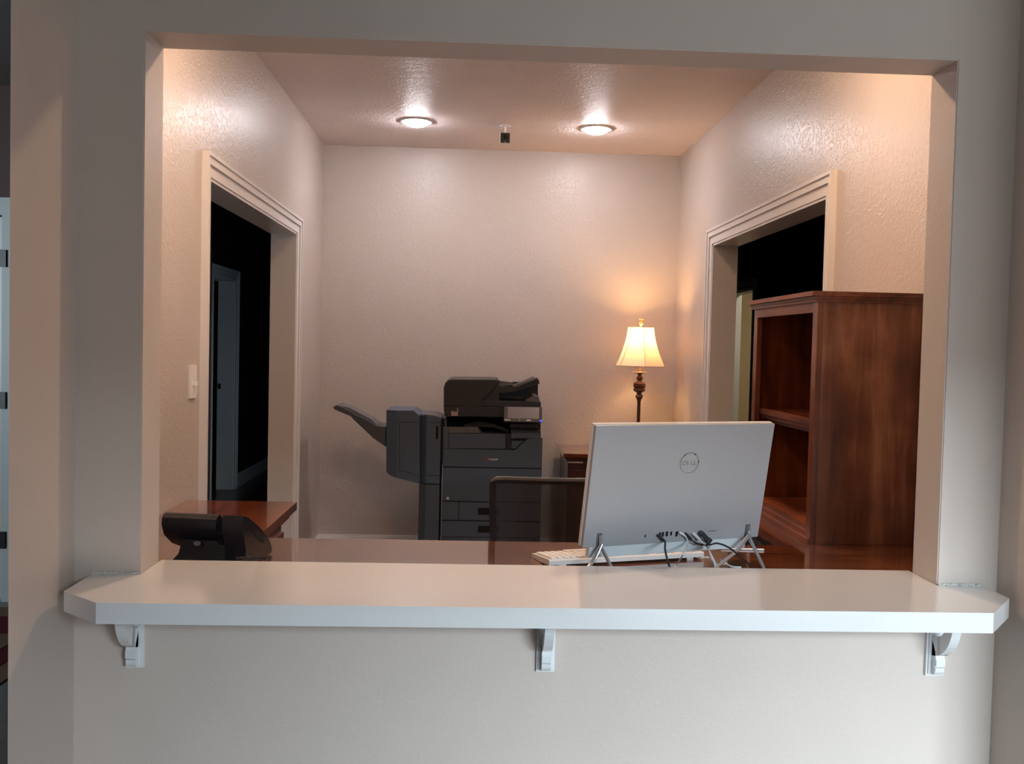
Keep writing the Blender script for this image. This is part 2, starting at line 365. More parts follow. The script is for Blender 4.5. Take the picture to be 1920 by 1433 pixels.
def bracket(x, label):
    t = thing('ledge_bracket', (x, 0, .682), label, 'bracket', 'white scrolled brackets under the ledge')
    bm = B(); box(bm, (x-.021, -.009, .682), (x+.021, 0, LZ0)); box(bm, (x-.017, -.014, .687), (x+.017, -.009, LZ0))
    obj('back_plate', bm, M_trimw, t, bevel=.0015)
    bm = B(); n = 14; ZC = LZ0-.012
    out = [(-.108*math.cos(PI/2*i/n), ZC-.108*math.sin(PI/2*i/n)) for i in range(n+1)]
    inn = [(-.070*math.cos(PI/2*i/n)-.012, ZC-.062*math.sin(PI/2*i/n)) for i in range(n, -1, -1)]
    w = .0105
    for i in range(n):
        prism(bm, [out[i], out[i+1], inn[n-i-1], inn[n-i]], 'X', x-w, x+w)
    prism(bm, [(-.030, ZC-.095), (-.008, ZC-.06), (-.008, .689), (-.024, .689), (-.031, .694), (-.034, .701), (-.034, .7075), (-.028, .7085), (-.028, .711), (-.037, .712), (-.038, .726), (-.034, .730)], 'X', x-w, x+w)
    bmesh.ops.remove_doubles(bm, verts=bm.verts, dist=1e-5)
    obj('scroll', bm, M_trimw, t, smooth=35)
    bm = B()
    cy, cz, r = -.027, LZ0-.030, .0125
    prism(bm, [(cy+r*math.cos(2*PI*i/20), cz+r*math.sin(2*PI*i/20)) for i in range(20)], 'X', x-w*.9, x+w*.9)
    box(bm, (x-w*.9, cy, cz-r*.6), (x+w*.9, -.012, cz+r))
    obj('volute', bm, M_trimw, t, smooth=35)
    bm = bx((x-.014, -.122, LZ0-.013), (x+.014, -.008, LZ0))
    obj('top_plate', bm, M_trimw, t, bevel=.002)
M_trimw = mat('white enamel bracket', (.74, .76, .77), .25, coat=.4)
bracket(-.752, 'white scrolled wooden bracket under the left end of the ledge')
bracket(.183, 'white scrolled wooden bracket under the middle of the ledge')
bracket(1.098, 'white scrolled wooden bracket under the right end of the ledge')

# ------------------------------------------------------------------ ceiling lights
def can(x, y, col, st, label):
    t = thing('recessed_light', (x, y, HC), label, 'ceiling light', 'recessed ceiling lights in the office')
    bm = B(); lathe(bm, [(.074, -.001), (.078, -.007), (.094, -.009), (.104, -.004), (.105, 0)], (x, y, HC), 40, cap=False)
    obj('trim_ring', bm, M_ring, t, smooth=True)
    bm = B(); pr = [(.073*math.sin(PI/2*(1-i/8))+.0005, -.004-.030*math.sin(PI/2*i/8)) for i in range(9)]
    lathe(bm, pr, (x, y, HC), 32)
    obj('lens', bm, mat('lit lens', (.9, .9, .9), .4, emit=(col, st)), t, smooth=True)
M_ring = mat('satin metal trim ring', (.50, .46, .46), .35, metal=.3)
can(-.363, 3.554, BACK_COL, BACK_CAN, 'round recessed light at the left of the two above the copier')
can(.704, 3.595, BACK_COL, BACK_CAN, 'round recessed light at the right of the two, above the table lamp')
can(-.42, .90, FRONT_COL, FRONT_CAN, 'warm recessed light just behind the header, left one')
can(.80, .90, FRONT_COL, FRONT_CAN, 'warm recessed light just behind the header, right one')
# ceiling camera
cx, cy = .161, 3.60
t = thing('security_camera', (cx, cy, HC), 'small black and white camera hanging from the office ceiling', 'camera')
bm = B(); lathe(bm, [(.030, -.006), (.034, -.003), (.034, 0)], (cx, cy, HC), 24); obj('mount_plate', bm, M_wht, t, smooth=True)
bm = B(); lathe(bm, [(.005, -.046), (.005, -.004)], (cx, cy, HC), 12); obj('stem', bm, M_wht, t, smooth=True)
bm = bx((cx-.030, cy-.030, HC-.108), (cx+.030, cy+.032, HC-.044)); obj('housing', bm, M_wht, t, bevel=.016, seg=4, smooth=True)
bm = bx((cx-.027, cy-.036, HC-.107), (cx+.027, cy-.026, HC-.050)); obj('face', bm, M_black, t, bevel=.004, smooth=True)
bm = B(); prism(bm, [(cx+.012*math.cos(2*PI*i/20), HC-.074+.012*math.sin(2*PI*i/20)) for i in range(20)], 'Y', cy-.039, cy-.033); obj('camera_lens', bm, mat('lens glass', (.004, .004, .006), .08), t)
bm = bx((cx-.003, cy-.038, HC-.106), (cx+.003, cy-.033, HC-.101)); obj('indicator', bm, M_wht, t)

# ------------------------------------------------------------------ switch
t = thing('light_switch', (XL, 1.345, 1.275), 'white toggle light switch plate on the left office wall', 'switch')
obj('plate', bx((XL, 1.310, 1.215), (XL+.008, 1.384, 1.334)), M_wht, t, bevel=.003)
obj('toggle', bx((XL+.006, 1.341, 1.262), (XL+.022, 1.352, 1.276)), M_wht, t, bevel=.002)

# ------------------------------------------------------------------ desks
DT = .852
def desk_top(bm, poly, z=DT):
    prism(bm, poly, 'Z', z-.028, z)
t = thing('reception_desk', (.0, .40, 0), 'glossy cherry wood main desk right behind the ledge', 'desk')
bm = B(); desk_top(bm, [(-1.012, .150), (1.362, .150), (1.362, .637), (-1.012, .637)]); obj('desktop', bm, M_wx, t, bevel=.004)
obj('modesty_panel', bx((-.60, .20, .10), (.95, .22, DT-.028)), M_wz, t)
for x in (-.60, .93): obj('side_panel', bx((x, .18, 0), (x+.025, .60, DT-.028)), M_wz, t)
t = thing('side_desk', (-.82, .95, 0), 'cherry wood side desk with moulded edge along the left wall', 'desk')
bm = B(); desk_top(bm, [(-1.012, .640), (-.622, .640), (-.622, 1.285), (-1.012, 1.285)]); obj('desktop', bm, M_wy, t, bevel=.005)
bm = B()
for o, z0, z1 in ((-.012, DT-.040, DT-.028), (-.022, DT-.054, DT-.040), (-.034, DT-.066, DT-.054)):
    box(bm, (-1.005, .645, z0), (-.622+o, 1.285+o, z1))
obj('edge_moulding', bm, M_wy, t, bevel=.003)
obj('carcass', bx((-1.0, .648, .02), (-.668, 1.24, DT-.066)), M_wz, t)
for i in range(3): obj('door_panel', bx((-.668, .66+i*.195, .08), (-.658, .845+i*.195, DT-.10)), M_wz, t, bevel=.006)
t = thing('hutch_desk', (1.2, 1.05, 0), 'cherry wood side desk along the right wall under the hutch', 'desk')
bm = B(); desk_top(bm, [(.957, .640), (1.362, .640), (1.362, 1.42), (.957, 1.42)]); obj('desktop', bm, M_wy, t, bevel=.005)
bm = B()
for o, z0, z1 in ((.012, DT-.040, DT-.028), (.022, DT-.054, DT-.040), (.034, DT-.066, DT-.054)):
    box(bm, (.957+o, .66, z0), (1.355, 1.42-o, z1))
obj('edge_moulding', bm, M_dkwood, t, bevel=.003)
obj('carcass', bx((1.0, .66, .02), (1.355, 1.37, DT-.066)), M_dkwood, t)
for i in range(3): obj('drawer', bx((.99, .68, .08+i*.235), (1.0, 1.35, .30+i*.235)), M_dkwood, t, bevel=.004)

# hutch
X0, X1, Y0, Y1, Z0, Z1 = 1.041, 1.352, .668, 1.325, DT+.0005, 1.600
t = thing('desk_hutch', (1.2, 1.0, DT), 'tall open cherry wood hutch with one shelf on the right side desk', 'hutch')
obj('side_panel', bx((X0, Y0, Z0), (X1, Y0+.020, Z1-.01)), M_worn, t, bevel=.001)
obj('side_panel', bx((X0, Y1-.020, Z0), (X1, Y1, Z1-.01)), M_wz, t, bevel=.001)
obj('back_panel', bx((X1-.012, Y0+.02, Z0), (X1-.001, Y1-.02, Z1-.01)), M_worn, t)
obj('bottom_board', bx((X0+.004, Y0+.02, DT+.025), (X1-.012, Y1-.02, DT+.045)), M_wy2, t)
bm = bx((X0-.004, Y0+.012, DT+.0005), (X0+.018, Y1-.012, DT+.030)); box(bm, (X0-.018, Y0+.006, DT+.0005), (X0-.004, Y1-.006, DT+.014)); obj('plinth_moulding', bm, M_wy2, t, bevel=.003)
bm = bx((X0+.03, Y0+.02, 1.205), (X1-.012, Y1-.02, 1.222)); obj('shelf', bm, M_wy2, t, bevel=.002)
bm = B()
for o, z0, z1 in ((.0, 1.206, 1.224), (.008, 1.192, 1.206), (.018, 1.180, 1.192)): box(bm, (X0+.012+o, Y0+.03, z0), (X0+.034+o, Y1-.03, z1))
obj('shelf_edge', bm, M_wy2, t, bevel=.003)
obj('front_stile', bx((X0-.008, Y0-.001, Z0), (X0+.010, Y0+.040, Z1-.012)), M_wz, t, bevel=.002)
obj('front_stile', bx((X0-.008, Y1-.040, Z0), (X0+.010, Y1, Z1-.012)), M_wz, t, bevel=.002)
obj('top_rail', bx((X0-.008, Y0+.04, Z1-.045), (X0+.010, Y1-.04, Z1-.012)), M_wy2, t, bevel=.002)
bm = B()
for o, z0, z1 in ((.010, 1.586, 1.594), (.014, 1.594, 1.603), (.026, 1.603, 1.617)):
    box(bm, (X0-o-.006, Y0-min(o, .022), z0), (X1+.002, Y1+o*.8, z1))
obj('crown_moulding', bm, M_wy2, t, bevel=.003)

# ------------------------------------------------------------------ white pen on the main desk
p0 = ray(1400, 1030, 'Z', DT+.003); p1 = ray(1433, 1031, 'Z', DT+.003)
dx = (p1-p0).normalized()
t = thing('pen', tuple(p0), 'white pen lying on the desk behind the silver computer, by its right foot', 'pen')
bm = B(); tube(bm, [p1-dx*.125, p1-dx*.01], .0027, 10); obj('barrel', bm, M_wht, t, smooth=True)
bm = B(); tube(bm, [p1-dx*.01, p1-dx*.003, p1], [.003, .003, .0015], 10); obj('cap_end', bm, M_wht, t, smooth=True)

# ------------------------------------------------------------------ all in one computer, seen from behind
AY, AT = .346, .183; W2, H2 = .27, .162
t = thing('desktop_computer', (.552, .32, DT), 'silver all-in-one computer seen from behind on slender silver feet', 'computer', rz=AY)
TI = Matrix.Translation((0, 0, 1.080-DT)) @ Matrix.Rotation(AT, 4, 'X')   # top leans to the camera (-y)
TI2 = TI
def loc(o, m=TI): o.matrix_local = m; return o
bm = bx((-W2, -.0125, -H2), (W2, .0005, H2))
# soft swell towards the centre of the back
o = loc(obj('back_cover', bm, M_silver, t, True, bevel=.006, seg=3, smooth=40))
loc(obj('bezel', bx((-W2-.001, .001, -H2-.001), (W2+.001, .013, H2+.001)), M_wht, t, True, bevel=.003))
loc(obj('display', bx((-W2+.008, .0128, -H2+.02), (W2-.008, .0138, H2-.008)), M_black, t, True))
loc(obj('speaker_bar', bx((-W2+.025, -.002, -H2-.034), (W2-.030, .016, -H2+.002)), mat('pale speaker bar', (.72, .78, .80), .35), t, True, bevel=.004, smooth=True))
# emblem
EX, EZ = .016, .058
bm = B()
n = 48; ro, ri = .0290, .0262
for i in range(n):
    a0, a1 = 2*PI*i/n, 2*PI*(i+1)/n
    q = [(EX+r*math.cos(a), EZ+r*math.sin(a)) for r, a in ((ro, a0), (ro, a1), (ri, a1), (ri, a0))]
    prism(bm, q, 'Y', -.0142, -.0124)
bmesh.ops.remove_doubles(bm, verts=bm.verts, dist=1e-6)
loc(obj('emblem_ring', bm, M_logo, t, True, smooth=True))
o = text('emblem_lettering', 'D   LL', .0165, M_logo, t, Matrix.Translation((EX, -.0128, EZ)) @ Matrix.Rotation(PI/2, 4, 'X'), .0007, .0004)
loc(o)
o = text('emblem_letter', 'E', .0150, M_logo, t, Matrix.Translation((EX-.0052, -.0128, EZ)) @ Matrix.Rotation(PI/2, 4, 'X') @ Matrix.Rotation(.65, 4, 'Z'), .0007, .0004)
loc(o)
# ports
def aloc(x, y):
    """photo pixel -> coordinates on the back cover (local panel frame)"""
    Mw = Matrix.Translation((.552, .32, DT)) @ Matrix.Rotation(AY, 4, 'Z') @ TI
    inv = Mw.inverted(); a = inv @ CAM; d = (inv @ (CAM+fw+cr*((x-960)/F)-cu*((y-716.5)/F)))-a
    k = (-.0125-a.y)/d.y; return a+d*k
AW = Matrix.Translation((.552, .32, DT)) @ Matrix.Rotation(AY, 4, 'Z') @ TI
for x0, x1, y0, y1 in ((1209, 1210.5, 1003, 1008), (1236, 1238.5, 998.5, 1007), (1241, 1244, 998, 1006.5), (1248.5, 1252, 997, 1005.5), (1257, 1259.5, 997, 1004), (1267, 1270, 997, 1006)):
    a = aloc(x0, y0); b = aloc(x1, y1); loc(obj('port', bx((a.x, -.0131, b.z), (b.x, -.0120, a.z)), M_gap, t, True))
a = aloc(1329, 997); b = aloc(1343, 995.5)
loc(obj('printed_mark', bx((a.x, -.0128, a.z), (b.x, -.0122, a.z+.002)), M_ink, t, True))
# feet: silver inverted V each
def foot(apex, node, A, Bp):
    Wi = (Matrix.Translation((.552, .32, DT)) @ Matrix.Rotation(AY, 4, 'Z')).inverted()
    L = lambda p: Wi @ Vector(p)
    bm = B()
    ap = AW @ (aloc(*apex)+Vector((0, -.003, 0))); nd = ap+Vector((.002, -.004, -.028))
    a = Vector(A); b = Vector(Bp)
    tube(bm, [L(p) for p in smooth_path([ap, nd, nd.lerp(a, .5), a], 5)], .006, 10, .7)
    tube(bm, [L(p) for p in smooth_path([nd+Vector((0, 0, .006)), nd.lerp(b, .35)+Vector((0, 0, -.008)), nd.lerp(b, .75)+Vector((0, 0, -.004)), b], 5)], .006, 10, .7)
    obj('foot', bm, M_chrome, t, True, smooth=True)
G = DT+.005
foot((1125, 1003), None, ray(1152, 1076, 'Z', G), ray(1090, 1078, 'Z', G))
foot((1402, 986), None, ray(1433, 1068, 'Z', G), ray(1340, 1066, 'Z', G))
for pa in ((1124, 1003), (1402, 986)):
    a = aloc(*pa); loc(obj('foot_socket', bx((a.x-.007, -.015, a.z-.03), (a.x+.007, -.0118, a.z+.004)), M_pr_g, t, True, bevel=.003))

# cables
def cable(name, pts, r, m, label, plug=None):
    c = thing(name, tuple(pts[-1]), label, 'cable')
    bm = B(); tube(bm, smooth_path(pts, 8), r, 8); obj('wire', bm, m, c, smooth=True)
    if plug:
        d = (Vector(pts[1])-Vector(pts[0])).normalized(); p = Vector(pts[0])
        bm = B(); tube(bm, [p, p+d*plug[0]*.85, p+d*plug[0]], [plug[1], plug[1]*.9, plug[1]*.5], 8, .6)
        obj('plug', bm, plug[2], c, bevel=0, smooth=30)
    return c
def onback(x, y, off=.004): return AW @ (aloc(x, y)+Vector((0, -off, 0)))
M_blk = mat('black rubber cable', (.02, .022, .026), .5); M_wc = mat('white cable', (.75, .75, .76), .4)
cable('power_cable', [onback(1231, 1002), onback(1242, 1012, .012), ray(1247, 1030, 'Y', .22), ray(1253, 1056, 'Y', .20), ray(1262, 1078, 'Z', DT+.004)], .0028, M_blk, 'black power cable hanging from the left port of the computer', (.030, .0055, M_blk))
cable('black_video_cable', [onback(1283, 999), onback(1298, 1014, .014), onback(1322, 1018, .016), ray(1345, 1019, 'Y', .24), ray(1368, 1028, 'Y', .26), ray(1392, 1048, 'Y', .30), ray(1406, 1060, 'Z', DT+.004)], .0024, M_blk, 'black cable curving right from the middle of the computer back', (.026, .006, M_blk))
cable('white_usb_cable', [onback(1272, 997), onback(1279, 1001, .014), onback(1285, 1016, .012), ray(1281, 1040, 'Y', .23), ray(1268, 1060, 'Z', DT+.004), ray(1255, 1072, 'Z', DT+.004)], .0022, M_wc, 'short white cable looping down beside the black power cable', (.014, .006, M_wht))
cable('white_network_cable', [onback(1296, 998), onback(1312, 1014, .014), onback(1320, 1022, .016), ray(1335, 1045, 'Y', .22), ray(1350, 1072, 'Z', DT+.004)], .0024, M_wc, 'white cable from the wide white plug, crossing to the right', (.034, .008, M_wht))
cable('white_display_cable', [onback(1312, 1004, .010), onback(1322, 1018, .018), ray(1330, 1035, 'Y', .21), ray(1340, 1058, 'Y', .20), ray(1338, 1078, 'Z', DT+.004)], .0024, M_wc, 'second thin white cable crossing under the wide white plug')
cable('coiled_white_cable', [ray(1315, 1046, 'Z', DT+.02), ray(1330, 1046, 'Z', DT+.015), ray(1342, 1058, 'Z', DT+.012), ray(1362, 1056, 'Z', DT+.01), ray(1350, 1050, 'Z', DT+.012), ray(1370, 1062, 'Z', DT+.004), ray(1390, 1064, 'Z', DT+.004)], .0024, M_wc, 'white cable coiled on the desk between the computer feet')
c = thing('display_adapter', tuple(onback(1318, 1002)), 'chunky black plug at the right end of the computer ports', 'plug')
Mp = Matrix.Translation(onback(1316, 1003, .012)) @ Matrix.Rotation(AY, 4, 'Z') @ Matrix.Rotation(.75, 4, 'Y')
bm = B(); box(bm, (-.018, -.007, -.006), (.012, .007, .006), Mp); obj('plug_body', bm, M_blk, c, bevel=.0015)
bm = B(); box(bm, (.012, -.008, -.008), (.024, .008, .008), Mp); obj('plug_head', bm, M_blk, c, bevel=.0015)

# ------------------------------------------------------------------ keyboard (rows of separate keys)
t = thing('keyboard', (.174, .427, DT), 'white keyboard lying on the desk behind the silver computer', 'keyboard', rz=.29)
KW, KD = .46, .132
bm = B(); prism(bm, [(0, 0.001), (-.06, 0.001), (-KD, .007), (-KD, .018), (-KD+.003, .021), (0, .011)], 'X', 0, KW)
obj('keyboard_case', bm, M_wht, t, True, bevel=.0015)
km = bx((0, 0, 0), (.0165, .0165, .006)); 
keys = []
bmk = B(); box(bmk, (0, 0, 0), (.0165, .0165, .006)); bmesh.ops.bevel(bmk, geom=bmk.edges[:], offset=.0015, segments=1, affect='EDGES')
km.free(); kmesh = bpy.data.meshes.new('key'); bmk.to_mesh(kmesh); bmk.free(); kmesh.materials.append(M_wht)
for r in range(6):
    for c_ in range(23):
        if c_ in (15, 19) : continue
        if r == 0 and 4 <= c_ <= 8: continue
        k = bpy.data.objects.new('key', kmesh); COL.objects.link(k); k.parent = t; org[k] = org[t]
        y = -.010-(r+1)*.0193; k.location = (.008+c_*.0193, y, .011+(-y-.008)*.076); k.rotation_euler = (-.076, 0, 0)
bm = bx((.008+4*.0193, -.0293, .014), (.008+9*.0193-.003, -.0128, .0195)); obj('space_bar', bm, M_wht, t, True, bevel=.0015)
for x in (.03, KW-.05): obj('tilt_foot', bx((x, -KD+.004, 0), (x+.02, -KD+.010, .010)), M_wht, t, True)

# ------------------------------------------------------------------ desk phone seen from behind
t = thing('desk_phone', (-.628, .285, DT), 'black office desk phone seen from behind with coiled cord', 'phone', rz=-.15)
# body: x -.125 .. .125 (right half carries the handset). y- towards the camera.
bm = B()
prism(bm, [(-.045, .134), (-.056, .126), (-.058, .108), (-.044, .080), (.0, .05), (.085, .018), (.085, .028), (.02, .094), (-.030, .135)], 'X', -.140, .002)
obj('display_head', bm, M_phone, t, True, bevel=.004, seg=2, smooth=35)
bm = B(); prism(bm, [(-.030, .112), (-.036, .085), (-.022, .052), (.10, .014), (.10, .024), (.02, .085)], 'X', -.005, .045)
obj('cradle', bm, M_phone, t, True, bevel=.006, seg=3, smooth=35)
bm = B()
v0 = [(-.100, -.02, .075), (.020, -.02, .075), (.020, .06, .05), (-.100, .06, .05)]
v1 = [(-.132, -.045, .0), (.055, -.045, .0), (.055, .08, 0), (-.132, .08, .0)]
a = [bm.verts.new(v) for v in v0]; b = [bm.verts.new(v) for v in v1]
mid = [bm.verts.new(v) for v in ((-.108, -.030, .030), (.022, -.030, .030), (.022, .07, .030), (-.108, .07, .030))]
bm.faces.new(a); bm.faces.new(b[::-1])
for q0, q1 in ((a, mid), (mid, b)):
    for i in range(4): bm.faces.new((q0[i], q0[(i+1) % 4], q1[(i+1) % 4], q1[i]))
obj('stand', bm, M_phone, t, True, bevel=.006, seg=3, smooth=35)
# handset: arc seen from its side
bm = B()
prism(bm, [(-.056, .128), (-.050, .090), (-.034, .050), (-.034, .004), (.150, .004), (.153, .014), (.140, .032), (.124, .047), (.100, .064), (.075, .080), (.048, .095), (.022, .108), (-.010, .124), (-.035, .134), (-.048, .137)], 'X', .017, .072)
obj('handset', bm, M_phone, t, True, bevel=.006, seg=2, smooth=35)
bm = B()
pts = [(.0745, .055+.028*math.cos(2*PI*i/24)*1.5*.9-.0, .068-.0*i) for i in range(24)]
el = [(.058+.040*math.cos(a_)*.86+.009*math.sin(a_)*.5, .064-.040*math.cos(a_)*.5+.009*math.sin(a_)*.86) for a_ in [2*PI*i/24 for i in range(24)]]
prism(bm, el, 'X', .070, .0728); obj('grip_recess', bm, M_gap, t, True)
bm = B(); lathe(bm, [(.004, 0), (.006, .002), (.006, .004)], (0, 0, 0), 16); bmesh.ops.transform(bm, matrix=Matrix.Translation((-.055, -.034, .060)) @ Matrix.Rotation(PI/2, 4, 'X') @ Matrix.Scale(1.6, 4, (1, 0, 0)), verts=bm.verts)
obj('latch', bm, M_pr_g, t, True, smooth=True)
bm = B(); pts = []
N = 20*10
for i in range(N+1):
    k = i/N; c0 = Vector((.080+.030*k, -.115+.16*k, .044-.030*k)); a_ = 2*PI*i/10
    pts.append(c0+Vector((0, math.cos(a_)*.0045, math.sin(a_)*.0045)))
tube(bm, pts, .0012, 5); obj('coiled_cord', bm, mat('cord plastic', (.03, .03, .035), .2, coat=.6), t, True, smooth=True)

# ------------------------------------------------------------------ office chair
def mesh_mat():
    m = mat('see-through mesh', (.085, .066, .062), .7); nt = m.node_tree; p = nt.nodes['Principled BSDF']; out = nt.nodes['Material Output']
    tr = nt.nodes.new('ShaderNodeBsdfTransparent'); mx = nt.nodes.new('ShaderNodeMixShader')
    tc = [n for n in nt.nodes if n.type == 'TEX_COORD'][0]
    w = []
    for ax in ('X', 'Z'):
        k = nt.nodes.new('ShaderNodeTexWave'); k.bands_direction = ax; k.inputs['Scale'].default_value = 110
        nt.links.new(tc.outputs['Object'], k.inputs['Vector']); w.append(k)
    mu = nt.nodes.new('ShaderNodeMath'); mu.operation = 'MULTIPLY'; nt.links.new(w[0].outputs['Fac'], mu.inputs[0]); nt.links.new(w[1].outputs['Fac'], mu.inputs[1])
    mr = nt.nodes.new('ShaderNodeMapRange'); mr.inputs[1].default_value = 0; mr.inputs[2].default_value = 1; mr.inputs[3].default_value = .84; mr.inputs[4].default_value = .40
    nt.links.new(mu.outputs[0], mr.inputs[0])
    nt.links.new(mr.outputs[0], mx.inputs[0]); nt.links.new(tr.outputs[0], mx.inputs[1]); nt.links.new(p.outputs[0], mx.inputs[2])
    nt.links.new(mx.outputs[0], out.inputs['Surface']); return m
CY = .92
tl = ray(914, 897, 'Y', CY); tr_ = ray(1120, 903, 'Y', CY)
cw = .245; ccx = tl.x+cw
t = thing('office_chair', (ccx, CY+.25, 0), 'dark mesh-back office chair behind the desk in front of the copier', 'chair', rz=.03)
zt = tl.z; 
def back_pt(u, v):  # u -1..1, v 0..1 (bottom..top) local
    w = cw*(1-.10*(1-v)**2); x = u*w
    y = -.25+.035*(1-u*u)*-1+.03*math.sin(v*PI)-.02 + .03
    return Vector((x, y-.0*v, .62+(zt-.62)*v))
bm = B(); nu, nv = 20, 16
g = [[bm.verts.new(back_pt(-.95+1.9*i/nu, .03+.94*j/nv)) for i in range(nu+1)] for j in range(nv+1)]
for j in range(nv):
    for i in range(nu): bm.faces.new((g[j][i], g[j][i+1], g[j+1][i+1], g[j+1][i]))
obj('mesh_back', bm, mesh_mat(), t, True, smooth=True)
bm = B()
per = [back_pt(-.955, j/14*.94+.03) for j in range(15)]+[back_pt(-.90, .99)]+[back_pt(-.8+1.6*i/14, 1.0-.02+.015) for i in range(15)]+[back_pt(.90, .99)]+[back_pt(.955, .97-j/14*.94) for j in range(15)]+[back_pt(.85-1.7*i/14, .01) for i in range(15)]
tube(bm, per+[per[0]], .011, 8, 1.0)
obj('back_frame', bm, mat('dark grey chair frame', (.045, .038, .036), .45), t, True, smooth=True)
bm = bx((-.24, -.22, .45), (.24, .24, .53)); obj('seat', bm, mat('black seat fabric', (.012, .012, .013), .9), t, True, bevel=.03, seg=4, smooth=True)
bm = B(); tube(bm, smooth_path([(0, 0, .44), (0, -.22, .42), (0, -.27, .52), (0, -.245, .70)], 6), .018, 10, 1); obj('back_support', bm, M_black, t, True, smooth=True)
bm = B(); lathe(bm, [(.028, .08), (.028, .30), (.02, .30), (.02, .45)], (0, 0, 0), 20); obj('gas_column', bm, M_black, t, True, smooth=True)
for k in range(5):
    a_ = 2*PI*k/5+.3; d = Vector((math.cos(a_), math.sin(a_), 0))
    bm = B(); tube(bm, [Vector((0, 0, .105)), d*.15+Vector((0, 0, .10)), d*.30+Vector((0, 0, .075))], [.028, .022, .016], 8, .8); o = obj('leg', bm, M_black, t, True, smooth=True)
    bm = B(); prism(bm, [(.025*math.cos(2*PI*i/20), .026+.025*math.sin(2*PI*i/20)) for i in range(20)], 'X', -.02, .02, Matrix.Translation(d*.30) @ Matrix.Rotation(a_, 4, 'Z'))
    obj('caster', bm, M_black, o, True)

# ------------------------------------------------------------------ copier
PY = 3.50
def P(x, y, Y=PY): v = ray(x, y, 'Y', Y); return (v.x, v.z)
def poly(pts, Y=PY): return [P(x, y, Y) for x, y in pts]
def slab(bm, pts, y0, y1, Y=None): prism(bm, poly(pts, Y if Y else y0), 'Y', y0, y1)
xa, _ = P(829, 940); xb, _ = P(1014.5, 940)
t = thing('photocopier', ((xa+xb)/2, 3.8, 0), 'large charcoal office copier with document feeder and side finisher by the back wall', 'printer')
zt0 = P(900, 842)[1]
obj('cabinet', bx((xa, PY+.012, .03), (xb, 4.14, zt0-.004)), M_pr_d, t, bevel=.004)
obj('shadow_gap', bx((xa+.003, PY+.010, .04), (xb-.003, PY+.013, zt0-.006)), M_gap, t)
z1 = P(900, 843)[1]; z2 = P(900, 877)[1]; z3 = P(900, 941.5)[1]; z4 = P(900, 977)[1]; z5 = P(900, 1008)[1]
xn = P(966, 845)[0]; xn2 = P(992, 822)[0]; zr = P(1000, 821)[1]
bm = B(); prism(bm, [(xa, z2+.003), (xb, z2+.003), (xb, zr), (xn2, zr), (xn, z1), (xa, z1)], 'Y', PY, PY+.014); obj('upper_cover', bm, M_pr, t, bevel=.002)
obj('front_door', bx((xa, PY, z3+.003), (xb, PY+.014, z2-.003)), M_pr, t, bevel=.003)
xs_ = P(860, 960)[0]
def drawer(za, zb):
    d = obj('paper_drawer', boxes(((xs_+.002, PY, zb+.003), (xb, PY+.014, za-.003))), M_pr, t, bevel=.003)
    ax, bxx = P(896, 960)[0], P(920, 960)[0]; zm = (za+zb)/2
    obj('handle_recess', bx((ax, PY-.001, zm-.020), (bxx+.05, PY+.004, zm+.022)), M_gap, d, bevel=.0008, seg=1)
drawer(z3, z4); obj('side_panel', bx((xa, PY, z4+.003), (xs_-.002, PY+.014, z3-.003)), M_pr, t, bevel=.003)
d = obj('paper_drawer', bx((xa, PY, z5+.002), (xb, PY+.014, z4-.003)), M_pr, t, bevel=.003)
ax, bxx = P(896, 990)[0], P(920, 990)[0]; zm = (z4+z5)/2
obj('handle_recess', bx((ax, PY-.001, zm-.020), (bxx+.05, PY+.004, zm+.020)), M_gap, d)
zz = z5
for k in range(2):
    h = .125; obj('paper_drawer', bx((xa, PY, zz-h+.002), (xb, PY+.014, zz-.002)), M_pr, t, bevel=.003); zz -= h
# mid section
zmid = P(900, 800)[1]
bm = B(); slab(bm, [(831, 842), (957, 843), (957, 813), (905, 812), (895, 801), (831, 801)], PY+.012, 4.1, PY); obj('middle_body', bm, M_pr_d, t, bevel=.003)
bm = B(); slab(bm, [(842, 841), (948, 842), (948, 814), (842, 813)], PY+.004, PY+.014, PY); obj('middle_cover', bm, M_pr, t, bevel=.003)
bm = B(); slab(bm, [(840.5, 842.3), (950, 843.3), (950, 812.6), (840.5, 811.8)], PY+.008, PY+.0125, PY); obj('shadow_gap', bm, M_gap, t)
bm = B(); slab(bm, [(831, 841), (841, 841), (841, 801), (831, 801)], PY+.002, PY+.014, PY); obj('corner_post', bm, M_pr, t, bevel=.002)
bm = B(); slab(bm, [(842, 812), (901, 812), (894, 801), (842, 801)], PY+.006, PY+.014, PY); obj('tray_lip', bm, M_pr_g, t, bevel=.002)
# right column
bm = B(); slab(bm, [(958, 843), (1014, 843), (1014, 795), (958, 795)], PY+.02, 4.12, PY); obj('right_column', bm, M_pr_d, t, bevel=.003)
bm = B(); slab(bm, [(958, 822), (1014, 822), (1014, 808), (958, 806)], PY-.004, PY+.022, PY); obj('column_cover', bm, M_pr, t, bevel=.003)
bm = B(); slab(bm, [(959, 841), (966, 842), (982, 827), (959, 827)], PY+.006, PY+.022, PY); obj('release_flap', bm, M_pr, t, bevel=.002)
bm = B(); slab(bm, [(956, 802), (1010, 802), (1009, 795), (956, 795)], PY-.010, PY+.022, PY); obj('usb_cover', bm, M_pr_g, t, bevel=.003)
